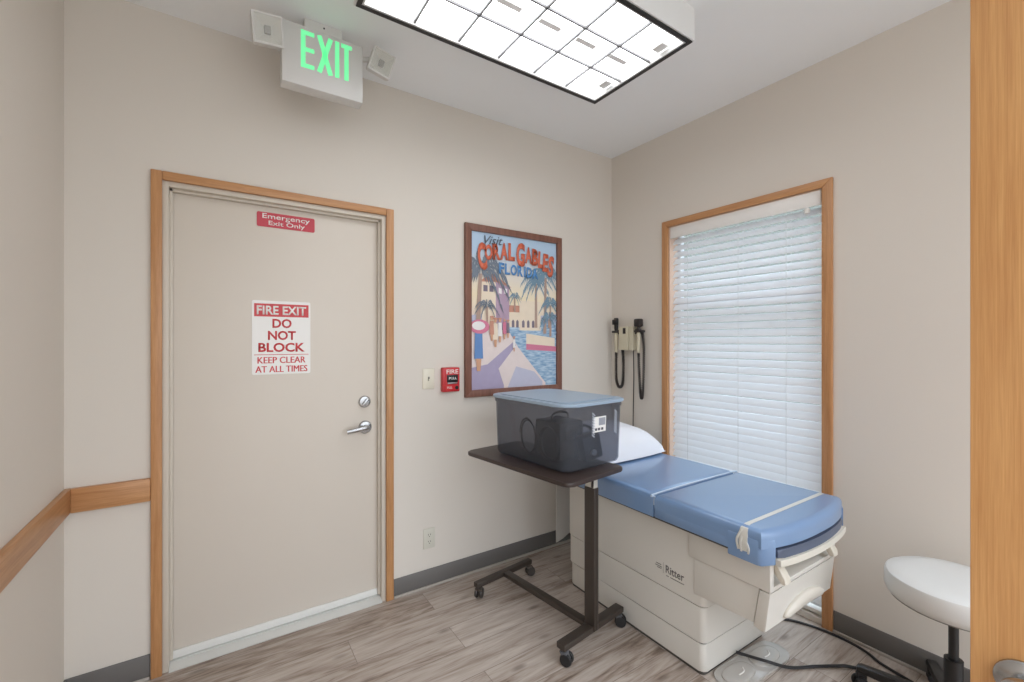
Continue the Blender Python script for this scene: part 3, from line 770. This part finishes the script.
# footrest tray and its pad
def bow(x0, x1, yb, yfm, bulge, n=16):
    pts = [(x1, yb), (x0, yb)]
    for i in range(n+1):
        t = i/n; x = x0+(x1-x0)*t; pts.append((x, yfm - bulge*(1-(2*t-1)**2)))
    return pts
b = new(); prism(b, bow(-0.258, 0.300, yF+0.1, yF-0.036, 0.026), 0.617, 0.642, 'Z', 0.004); link('footrest_tray', b, plain('tray cream', (214, 210, 198), 0.35), et)
b = new(); prism(b, bow(-0.255, 0.298, yF+0.1, yF-0.024, 0.030), 0.642, 0.676, 'Z', 0.012, 3); link('footrest_pad', b, pad_m, et)
# cushions
cz0, cz1 = 0.645, 0.752
def cushion(x0, x1, y0, y1, bulge=0.0, z0=cz0, z1=cz1, rt=0.032):
    b = bmesh.new()
    pts = []
    if bulge:
        n = 20
        pts = [(x1, y1), (x0, y1)]
        for i in range(n+1):
            t = i/n; c = 0.12
            x = x0+(x1-x0)*t
            e = (2*t-1); pts.append((x, y0 + bulge - bulge*(1-abs(e)**2.6)))
    else: pts = [(x0, y0), (x1, y0), (x1, y1), (x0, y1)]
    a = [b.verts.new((p[0], p[1], z0)) for p in pts]; c = [b.verts.new((p[0], p[1], z1)) for p in pts]; n = len(pts)
    b.faces.new(a[::-1]); ft = b.faces.new(c)
    for i in range(n): b.faces.new((a[i], a[(i+1) % n], c[(i+1) % n], c[i]))
    bmesh.ops.bevel(b, geom=[e for e in ft.edges], offset=rt, segments=5, profile=0.5, affect='EDGES', clamp_overlap=True)
    return b
b = cushion(-0.325, 0.337, -0.222, 0.76); rc_ = link('back_cushion', b, vinyl_m, et, 40)
yc = -0.742
n = 28
b = new(); b2 = bmesh.new()
rim = [(0.340, -0.23), (-0.325, -0.23)] + [(-0.325+0.684*i/n, yc+0.034-0.05*(1-abs(2*i/n-1)**2.6)) for i in range(n+1)]
prism(b2, rim, 0.686, cz1, 'Z')
top = [e for e in b2.edges if all(v.co.z > 0.74 for v in e.verts)]
bmesh.ops.bevel(b2, geom=top, offset=0.03, segments=5, profile=0.5, affect='EDGES')
merge(b, b2)
box(b, -0.3245, 0.3365, yc+0.10, -0.2305, cz0, 0.70, 0.004)
prism(b, [(-0.3275, yc+0.16), (-0.3275, yc+0.05), (-0.320, yc+0.034), (-0.268, yc+0.012), (-0.262, yc+0.022), (-0.262, yc+0.05), (-0.29, yc+0.16)], 0.622, 0.715, 'Z', 0.005)
prism(b, [(0.352, yc+0.16), (0.32, yc+0.16), (0.308, yc+0.05), (0.308, yc+0.028), (0.316, yc+0.014), (0.350, yc+0.030), (0.358, yc+0.05)], 0.622, 0.715, 'Z', 0.005)
fc = link('seat_cushion', b, vinyl_m, et, 40)
strap_m = plain('pale elastic strap', (204, 203, 196), 0.35)
b = new()
ys = -0.642
path = [(-0.328, 0.66), (-0.3285, 0.72), (-0.318, 0.742), (-0.295, 0.7535), (0.319, 0.7535), (0.344, 0.742), (0.3545, 0.72), (0.354, 0.66)]
bb = bmesh.new(); A = []
for i, (x, z) in enumerate(path):
    wv = 0.009 if 2 < i else (0.016, 0.017, 0.014)[i]
    q = Vector((x-0.007, 0, z-0.70)).normalized()*0.004
    A.append([bb.verts.new(v) for v in ((x-q.x, ys-wv, z-q.z), (x+q.x*.4, ys-wv, z+q.z*.4), (x+q.x*.4, ys+wv, z+q.z*.4), (x-q.x, ys+wv, z-q.z))])
for p, q in zip(A, A[1:]):
    for k in range(4): bb.faces.new((p[k], p[(k+1) % 4], q[(k+1) % 4], q[k]))
bb.faces.new(A[0]); bb.faces.new(A[-1][::-1]); merge(b, bb)
for dy, z0, z1 in ((-0.02, 0.655, 0.70), (0.018, 0.66, 0.735), (0.006, 0.655, 0.72)):
    tube(b, smooth_path([(-0.3285, ys+dy, z0), (-0.333, ys+dy*1.2, (z0+z1)/2), (-0.325, ys+dy*0.4, z1)], 4), 0.004, 6)
link('elastic_strap', b, strap_m, et)
b = new(); tube(b, smooth_path([(-0.321, -0.226, 0.70), (-0.316, -0.226, 0.735), (-0.295, -0.226, 0.7495), (0.3, -0.226, 0.7495), (0.332, -0.226, 0.735)], 4), 0.0045, 6)
link('seam_piping', b, plain('piping highlight', (176, 190, 206), 0.35), et)  # the seam's highlight is put into this pale colour
b = new(); box(b, -0.305, 0.315, yF+0.115, 0.74, 0.631, 0.646); link('top_board', b, dark_m, et)
b = new(); prism(b, [(-0.085, 0.085), (-0.03, 0.10), (0.10, 0.16), (0.10, 0.632), (-0.085, 0.632)], 0.775, 0.785, 'Y', 0.001)
rp = link('rear_panel', b, plain('rear panel grey', (206, 202, 196), 0.5), et)

# foot control under the front
fcn = thing('foot_control', 'flat grey foot control plate on floor under front of exam table', 'foot control', (-0.585, -1.35, 0), math.radians(-2))
clr_m = plain('smoky grey plastic', (176, 172, 166), 0.18, coat=0.4)
b = new(); prism(b, rrect(-0.215, 0.235, -0.115, 0.020, 0.06, 8), 0.0, 0.010, 'Z', 0.003); link('base_plate', b, clr_m, fcn)
for x in (-0.10, 0.10):
    b = new(); superell(b, (x, -0.048, 0.011), (0.09, 0.046, 0.011), 0.6, 0.8, 28, 12); pdl = link('pedal', b, clr_m, fcn)
    b = new(); tube(b, smooth_path([(x-0.02, -0.063, 0.0215), (x+0.015, -0.063, 0.0225), (x+0.035, -0.046, 0.0215)], 4), 0.003, 6); link('glint_ridge', b, plain('ridge glint', (224, 222, 218), 0.25), pdl)  # pale curl painting the glint on the moulded plastic

b = new(); tube(b, smooth_path([(-0.600, -1.334, 0.0340), (-0.580, -1.375, 0.0340), (-0.545, -1.440, 0.0340), (-0.459, -1.499, 0.0070), (-0.361, -1.557, 0.0070), (-0.283, -1.605, 0.0070), (-0.228, -1.649, 0.0070), (-0.168, -1.769, 0.0068)], 8), 0.0065, 8)
tag(link('power_cable', b, cable_m), 'black cable running across floor from foot control to stool legs', 'cable')
b = new(); tube(b, smooth_path([(-0.225, -1.245, 0.0065), (-0.115, -1.322, 0.0065), (-0.066, -1.41, 0.0065), (-0.046, -1.50, 0.0065), (-0.045, -1.585, 0.0065), (-0.062, -1.655, 0.0065), (-0.095, -1.715, 0.0065), (-0.12, -1.83, 0.0065)], 8), 0.006, 8)
tag(link('power_cable', b, cable_m), 'black cable curving along floor past the oak window casing', 'cable')

# ------------------------------------------------------------------ pillow
pl = new()
def pillow_shape(p, x, y, z):
    e = (1-abs(x)**3.2)*(1-abs(y)**3.2)
    return Vector((p.x, p.y, p.z))
bb = bmesh.new(); nx, ny = 34, 26; top = {}; bot = {}
px, py, pz = -0.565, -0.42, 0.752
hx, hy = 0.345, 0.285
for i in range(nx+1):
    for j in range(ny+1):
        u, v = -1+2*i/nx, -1+2*j/ny
        e = max(0.0, (1-abs(u)**3.0)*(1-abs(v)**2.6))**0.55
        wob = 0.006*math.sin(5*u+1.3)*math.cos(4*v) + 0.004*math.sin(9*v+u*3)
        x = px+hx*u*(1-0.05*v*v); y = py+hy*v*(1-0.07*u*u)
        zt = 0.02+0.165*e+wob*e
        zb_ = 0.018*(1-e)**2
        edge = i in (0, nx) or j in (0, ny)
        zm = pz+0.012+0.01*(v+1)
        if edge:
            w = bb.verts.new((x, y, zm)); top[i, j] = w; bot[i, j] = w
        else:
            top[i, j] = bb.verts.new((x, y, max(zm, pz+zt))); bot[i, j] = bb.verts.new((x, y, pz+0.002+zb_*0.4))
for i in range(nx):
    for j in range(ny):
        bb.faces.new((top[i, j], top[i+1, j], top[i+1, j+1], top[i, j+1])); bb.faces.new((bot[i, j], bot[i, j+1], bot[i+1, j+1], bot[i+1, j]))
merge(pl, bb)
pil = tag(link('pillow', pl, plain('white pillowcase', (222, 223, 228), 0.8, bump=0.1, bscale=300), None, 80), 'white pillow lying on the head end of the exam table', 'pillow')

# ------------------------------------------------------------------ overbed table
ot = thing('overbed_table', 'dark brown rolling overbed table on C-shaped wheeled frame', 'overbed table', (-1.068, -0.893, 0), math.radians(7.5))
brown_m = plain('brown powder coat', (58, 50, 44), 0.42)
top_m = plain('dark brown laminate', (58, 47, 43), 0.35, var=0.1, vscale=12)
b = new(); prism(b, rrect(-0.296, 0.108, -0.112, 0.632, 0.035), 0.832, 0.851, 'Z', 0.004); link('table_top', b, top_m, ot)
b = new(); box(b, -0.024, 0.010, -0.03, 0.03, 0.075, 0.752, 0.003); box(b, -0.006, -0.003, -0.0315, -0.029, 0.08, 0.75)
link('post', b, brown_m, ot)
b = new(); box(b, -0.021, 0.007, -0.027, 0.027, 0.745, 0.813, 0.002); link('inner_post', b, plain('inner post pale', (206, 202, 190), 0.35, 0.2), ot)
b = new(); box(b, -0.16, 0.04, -0.02, 0.30, 0.812, 0.832, 0.003); link('top_bracket', b, brown_m, ot)
b = new(); tube(b, smooth_path([(-0.02, -0.02, 0.806), (-0.06, -0.05, 0.803), (-0.095, -0.075, 0.788)], 5), 0.006, 8); link('height_lever', b, brown_m, ot)
b = new(); box(b, -0.225, 0.222, -0.025, 0.025, 0.07, 0.098, 0.004); link('foot_bar', b, brown_m, ot)
b = new(); box(b, -0.215, 0.205, 0.632, 0.668, 0.07, 0.098, 0.004); link('foot_bar', b, brown_m, ot)
b = new(); box(b, -0.025, 0.018, 0.025, 0.632, 0.072, 0.096, 0.003); link('cross_bar', b, brown_m, ot)
for x, y, a, grey in ((-0.205, 0.0, -70, 1), (0.20, 0.0, -55, 1), (-0.195, 0.65, 35, 0), (0.185, 0.65, -20, 0)):
    M = Matrix.Translation((x, y, 0)) @ Matrix.Rotation(math.radians(a), 4, 'Z') @ Matrix.Scale(1.14, 4)
    b = new(); tube(b, [M @ Vector((0, 0, 0.071)), M @ Vector((0, 0, 0.05))], 0.006, 8)
    prism(b, [(-0.012, 0.054), (0.016, 0.054), (0.03, 0.03), (0.02, 0.022), (-0.004, 0.040)], -0.017, 0.017, 'Y', 0.003, 2, M)
    cs = link('caster', b, plain('caster hood grey', (92, 92, 94), 0.4) if grey else plain('caster hood taupe', (92, 84, 76), 0.45), ot)
    b = new()
    for s in (-0.012, 0.012): lathe(b, [(0.012, -0.008), (0.0225, -0.0065), (0.025, 0), (0.0225, 0.0065), (0.012, 0.008)], 20, M @ Matrix.Translation((0.014, s, 0.025)) @ Matrix.Rotation(PI/2, 4, 'X'))
    link('wheel', b, rubber_m if grey else plain('wheel brown', (58, 52, 48), 0.5), cs)

# ------------------------------------------------------------------ storage bin and what is in it
BX, BY, BZ = -1.102, -0.660, 0.8515
brz = math.radians(5)
bn = thing('storage_bin', 'smoky see-through plastic storage bin with blue-grey lid on overbed table', 'storage bin', (BX, BY, BZ), brz)
smoke_m = clear('smoky plastic', (216, 217, 221), 0.87, 0.08, 0.8, (152, 155, 162))
def bin_ring(hx, hy, z, r, n=6): return [(p[0], p[1], z) for p in rrect(-hx, hx, -hy, hy, r, n)]
def bin_body():
    b = bmesh.new()
    levels = [(0.182, 0.250, 0.003, 0.05), (0.197, 0.265, 0.006, 0.055), (0.203, 0.271, 0.022, 0.055), (0.210, 0.280, 0.276, 0.06), (0.214, 0.284, 0.280, 0.062), (0.216, 0.286, 0.302, 0.062)]
    inn = [(h[0]-0.003, h[1]-0.003, h[2]+0.0, h[3]) for h in levels[::-1]]
    inn[-1] = (0.180, 0.248, 0.008, 0.05); inn[-2] = (0.194, 0.262, 0.010, 0.053)
    rings = [[b.verts.new(p) for p in bin_ring(*l)] for l in levels] + [[b.verts.new(p) for p in bin_ring(*l)] for l in inn]
    n = len(rings[0])
    for A, Bq in zip(rings, rings[1:]):
        for i in range(n): b.faces.new((A[i], A[(i+1) % n], Bq[(i+1) % n], Bq[i]))
    b.faces.new(rings[0][::-1]); b.faces.new(rings[-1])
    return b
link('tub', bin_body(), smoke_m, bn, 40)
b = new(); prism(b, rrect(-0.226, 0.226, -0.295, 0.295, 0.075), 0.300, 0.314, 'Z', 0.005); prism(b, rrect(-0.193, 0.193, -0.258, 0.258, 0.05), 0.314, 0.318, 'Z', 0.003)
lidm = plain('lid blue-grey', (150, 168, 186), 0.4)
link('lid', b, lidm, bn)
# sticker and ribbed corner marks on the end facing the room
slope = (0.280-0.271)/(0.262-0.022)
def on_end(x, z, off=0.0012): return facing((x, -(0.271+slope*(z-0.022))-off, z), (1, 0, 0), (0, -slope, 1))
b = new(); M = on_end(0.015, 0.205) @ Matrix.Diagonal((1.3, 1.3, 1, 1))
box(b, -0.034, 0.034, -0.028, 0.028, 0, 0.0008, 0, 1, M, 0); box(b, -0.006, 0.03, -0.004, 0.023, 0.0008, 0.0012, 0, 1, M, 1)
for x in (-0.02, -0.004, 0.014): box(b, x-0.006, x+0.006, -0.022, -0.013, 0.0008, 0.0012, 0, 1, M, 2)
link('sticker', b, [signw_m, plain('sticker grey', (150, 152, 160), 0.4), plain('sticker ink', (60, 60, 70), 0.4)], bn, 0)
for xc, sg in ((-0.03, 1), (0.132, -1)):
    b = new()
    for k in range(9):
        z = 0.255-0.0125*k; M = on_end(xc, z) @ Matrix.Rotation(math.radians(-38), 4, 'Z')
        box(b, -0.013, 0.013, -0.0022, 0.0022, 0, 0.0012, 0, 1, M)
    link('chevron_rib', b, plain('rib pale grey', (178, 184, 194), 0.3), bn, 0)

def inbin(p): 
    c, s = math.cos(brz), math.sin(brz); return (BX+p[0]*c-p[1]*s, BY+p[0]*s+p[1]*c, BZ+p[2])
dk_case = plain('device charcoal', (36, 36, 40), 0.35)
d1 = thing('electronic_device', 'black boxy device standing in the middle of the smoky storage bin', 'device', inbin((0.0, -0.03, 0.0095)), brz)
b = new(); box(b, -0.085, 0.085, -0.085, 0.10, 0.0, 0.185, 0.012); link('body', b, dk_case, d1)
b = new(); box(b, -0.05, 0.05, -0.089, -0.085, 0.10, 0.16, 0.002); link('screen', b, plain('dark screen', (16, 17, 20), 0.1), d1)
b = new(); tube(b, smooth_path([(-0.06, 0.0, 0.183), (-0.05, 0.0, 0.215), (0.0, 0.0, 0.225), (0.05, 0.0, 0.215), (0.06, 0.0, 0.183)], 5), 0.006, 8); link('carry_handle', b, black_m, d1)
d2 = thing('electronic_device', 'low dark device at the front of the smoky bin behind its sticker', 'device', inbin((0.06, -0.19, 0.0095)), brz-0.2)
b = new(); box(b, -0.055, 0.05, -0.035, 0.035, 0.0, 0.12, 0.008, 2, Matrix.Rotation(math.radians(-12), 4, 'Y')@Matrix.Translation((0, 0, 0.012))); link('body', b, plain('device slate', (58, 62, 72), 0.35), d2)
b = new(); lathe(b, [(0.014, 0), (0.016, 0.012), (0, 0.014)], 16, facing((-0.02, -0.036, 0.05), (1, 0, 0), (0, 0, 1))); link('knob', b, plain('knob pale', (150, 154, 160), 0.3), d2)
def loop(cx, cy, cz, rx, rz, n=40, turns=2, tilt=0.3, seed=0):
    rnd = random.Random(seed); pts = []
    for k in range(n*turns+1):
        a = 2*PI*k/n; q = 1+0.06*math.sin(a*0.5+seed)
        pts.append((cx+rx*math.cos(a)*q*math.sin(tilt)+0.006*(k/n), cy+rx*math.cos(a)*q*math.cos(tilt), cz+rz*math.sin(a)*q))
    return pts
for (cx, cy, rx, rz, tilt, sd), lab in (((-0.105, 0.105, 0.085, 0.085, 0.25, 1), 'looped black cable standing at the back of the smoky bin'), ((-0.118, -0.065, 0.07, 0.078, 0.15, 2), 'looped black cable along the long left side of smoky bin'), ((0.118, -0.09, 0.06, 0.07, -0.1, 3), 'looped black cable at the right front of smoky bin')):
    b = new(); tube(b, loop(0, 0, rz+0.012, rx, rz, 28, 2, tilt, sd), 0.0045, 6)
    o = tag(link('cable', b, cable_m), lab, 'cable'); o.location = inbin((cx, cy, 0.006)); o.rotation_euler = (0, 0, brz)

# ------------------------------------------------------------------ stool
st = thing('rolling_stool', 'round white padded stool on black five-star base beside right wall', 'stool', (-0.29, -1.985, 0))
seat_m = plain('white vinyl seat', (206, 207, 205), 0.35, bump=0.03, bscale=250)
b = new(); lathe(b, [(0, 0.566), (0.14, 0.566), (0.182, 0.563), (0.193, 0.557), (0.198, 0.545), (0.199, 0.500), (0.192, 0.482), (0.180, 0.471), (0, 0.471)], 56); link('seat', b, seat_m, st)
b = new(); lathe(b, [(0, 0.478), (0.18, 0.478), (0.184, 0.470), (0.17, 0.464), (0, 0.462)], 40); link('seat_pan', b, plain('seat pan grey', (120, 116, 110), 0.5), st)
b = new(); lathe(b, [(0, 0.464), (0.0145, 0.464), (0.0145, 0.26), (0.0125, 0.26), (0.0125, 0.2), (0, 0.2)], 20); link('gas_lift', b, black_m, st)
b = new(); lathe(b, [(0, 0.27), (0.027, 0.27), (0.027, 0.12), (0.035, 0.10), (0.035, 0.055), (0, 0.055)], 24); cm = link('column', b, black_m, st)
b = new(); prism(b, [(0.0278*math.cos(a), 0.0278*math.sin(a)) for a in [math.radians(200+i*8) for i in range(12)]] + [(0.0272*math.cos(a), 0.0272*math.sin(a)) for a in [math.radians(200+i*8) for i in range(11, -1, -1)]], 0.15, 0.19, 'Z'); link('label', b, signw_m, cm, 0)
for k in range(5):
    a = math.radians(97+72*k); M = Matrix.Rotation(a, 4, 'Z')
    R_ = 0.275
    b = new()
    prism(b, [(0.02, 0.062), (0.02, 0.112), (0.10, 0.108), (R_, 0.095), (R_+0.012, 0.088), (R_+0.012, 0.070), (R_, 0.066), (0.10, 0.072)], -0.018, 0.018, 'Y', 0.005, 2, M)
    lg = link('leg', b, black_m, st)
    b = new(); MM = M @ Matrix.Translation((R_-0.004, 0, 0)) @ Matrix.Rotation(0.7+k, 4, 'Z')
    for s in (-0.013, 0.013): lathe(b, [(0.012, -0.008), (0.023, -0.007), (0.0255, 0), (0.023, 0.007), (0.012, 0.008)], 18, MM @ Matrix.Translation((0.008, s, 0.0255)) @ Matrix.Rotation(PI/2, 4, 'X'))
    box(b, -0.016, 0.022, -0.008, 0.008, 0.03, 0.068, 0.003, 1, MM)
    link('caster', b, rubber_m, lg)

# ------------------------------------------------------------------ open oak door beside the camera
CAMP = Vector((-2.557, -2.438, 1.446)); YAW = 0.9845
E_ = Vector((-1.449, -2.2376, 0)); ang = math.radians(-82)
b = new(); box(b, 0.0, 0.90, 0.0, 0.044, 0.012, 2.12, 0.0015)
od = struct('door_2', b, oak_door, label='open oak veneer door at the right', cat='door')
od.location = E_; od.rotation_euler = (0, 0, ang)
# face toward the camera is local -Y
b = new(); MK = facing((0.062, 0.0, 0.878), (1, 0, 0), (0, 0, 1))
lathe(b, [(0.035, 0.0), (0.035, 0.005), (0.03, 0.010), (0.014, 0.014), (0.012, 0.03), (0.020, 0.036), (0.028, 0.046), (0.0295, 0.056), (0.025, 0.066), (0.0, 0.070)], 36, MK)
link('door_knob', b, chrome_m, od)

# ------------------------------------------------------------------ outside the window
b = new(); box(b, 3.2, 3.3, -6, 6, -0.3, 3.4); struct('sky_screen', b, plain('screen grey green', (120, 124, 116), 0.8), 0)  # added screen that keeps bright sky out of the blind gaps
b = new(); box(b, 0.14, 3.2, -6, 6, -0.3, -0.2); struct('exterior_ground', b, plain('paving', (150, 148, 142), 0.8), 0)
# ------------------------------------------------------------------ light
w = bpy.data.worlds.new('World'); SC.world = w; w.use_nodes = True
bg = w.node_tree.nodes['Background']
N, L = w.node_tree.nodes, w.node_tree.links
tc = N.new('ShaderNodeTexCoord'); sp = N.new('ShaderNodeSeparateXYZ'); L.new(tc.outputs['Generated'], sp.inputs[0])
mr = N.new('ShaderNodeMapRange'); mr.inputs[1].default_value = -0.25; mr.inputs[2].default_value = 1.0
mr.inputs[3].default_value = 0.0; mr.inputs[4].default_value = 1.0; L.new(sp.outputs['Z'], mr.inputs[0])
cr = N.new('ShaderNodeValToRGB'); cr.color_ramp.elements[0].color = (0.40, 0.40, 0.40, 1); cr.color_ramp.elements[1].color = (2.3, 2.5, 2.75, 1)
k = cr.color_ramp.elements.new(0.44); k.color = (0.86, 0.92, 1.0, 1)
k = cr.color_ramp.elements.new(0.62); k.color = (1.05, 1.13, 1.24, 1)
L.new(mr.outputs[0], cr.inputs[0]); L.new(cr.outputs[0], bg.inputs[0]); bg.inputs[1].default_value = 3.3

# ------------------------------------------------------------------ camera
cd = bpy.data.cameras.new('Camera'); cam = bpy.data.objects.new('Camera', cd); COL.objects.link(cam)
cd.sensor_width = 36.0; cd.sensor_fit = 'HORIZONTAL'; cd.lens = 440.0/1024*36.0
cd.shift_y = (341.6-341.0)/1024; cd.clip_start = 0.02
cam.location = CAMP
# forward = (cos YAW, sin YAW)
cam.rotation_euler = (PI/2, 0, YAW - PI/2)
SC.camera = cam
SC.view_settings.view_transform = 'Standard'; SC.view_settings.look = 'None'
SC.view_settings.gamma = 1.0; SC.view_settings.use_curve_mapping = False
SC.view_settings.exposure = -0.09
SC.cycles.max_bounces = 10; SC.cycles.diffuse_bounces = 6; SC.cycles.transparent_max_bounces = 24
SC.cycles.use_denoising = True; SC.cycles.sample_clamp_indirect = 6.0
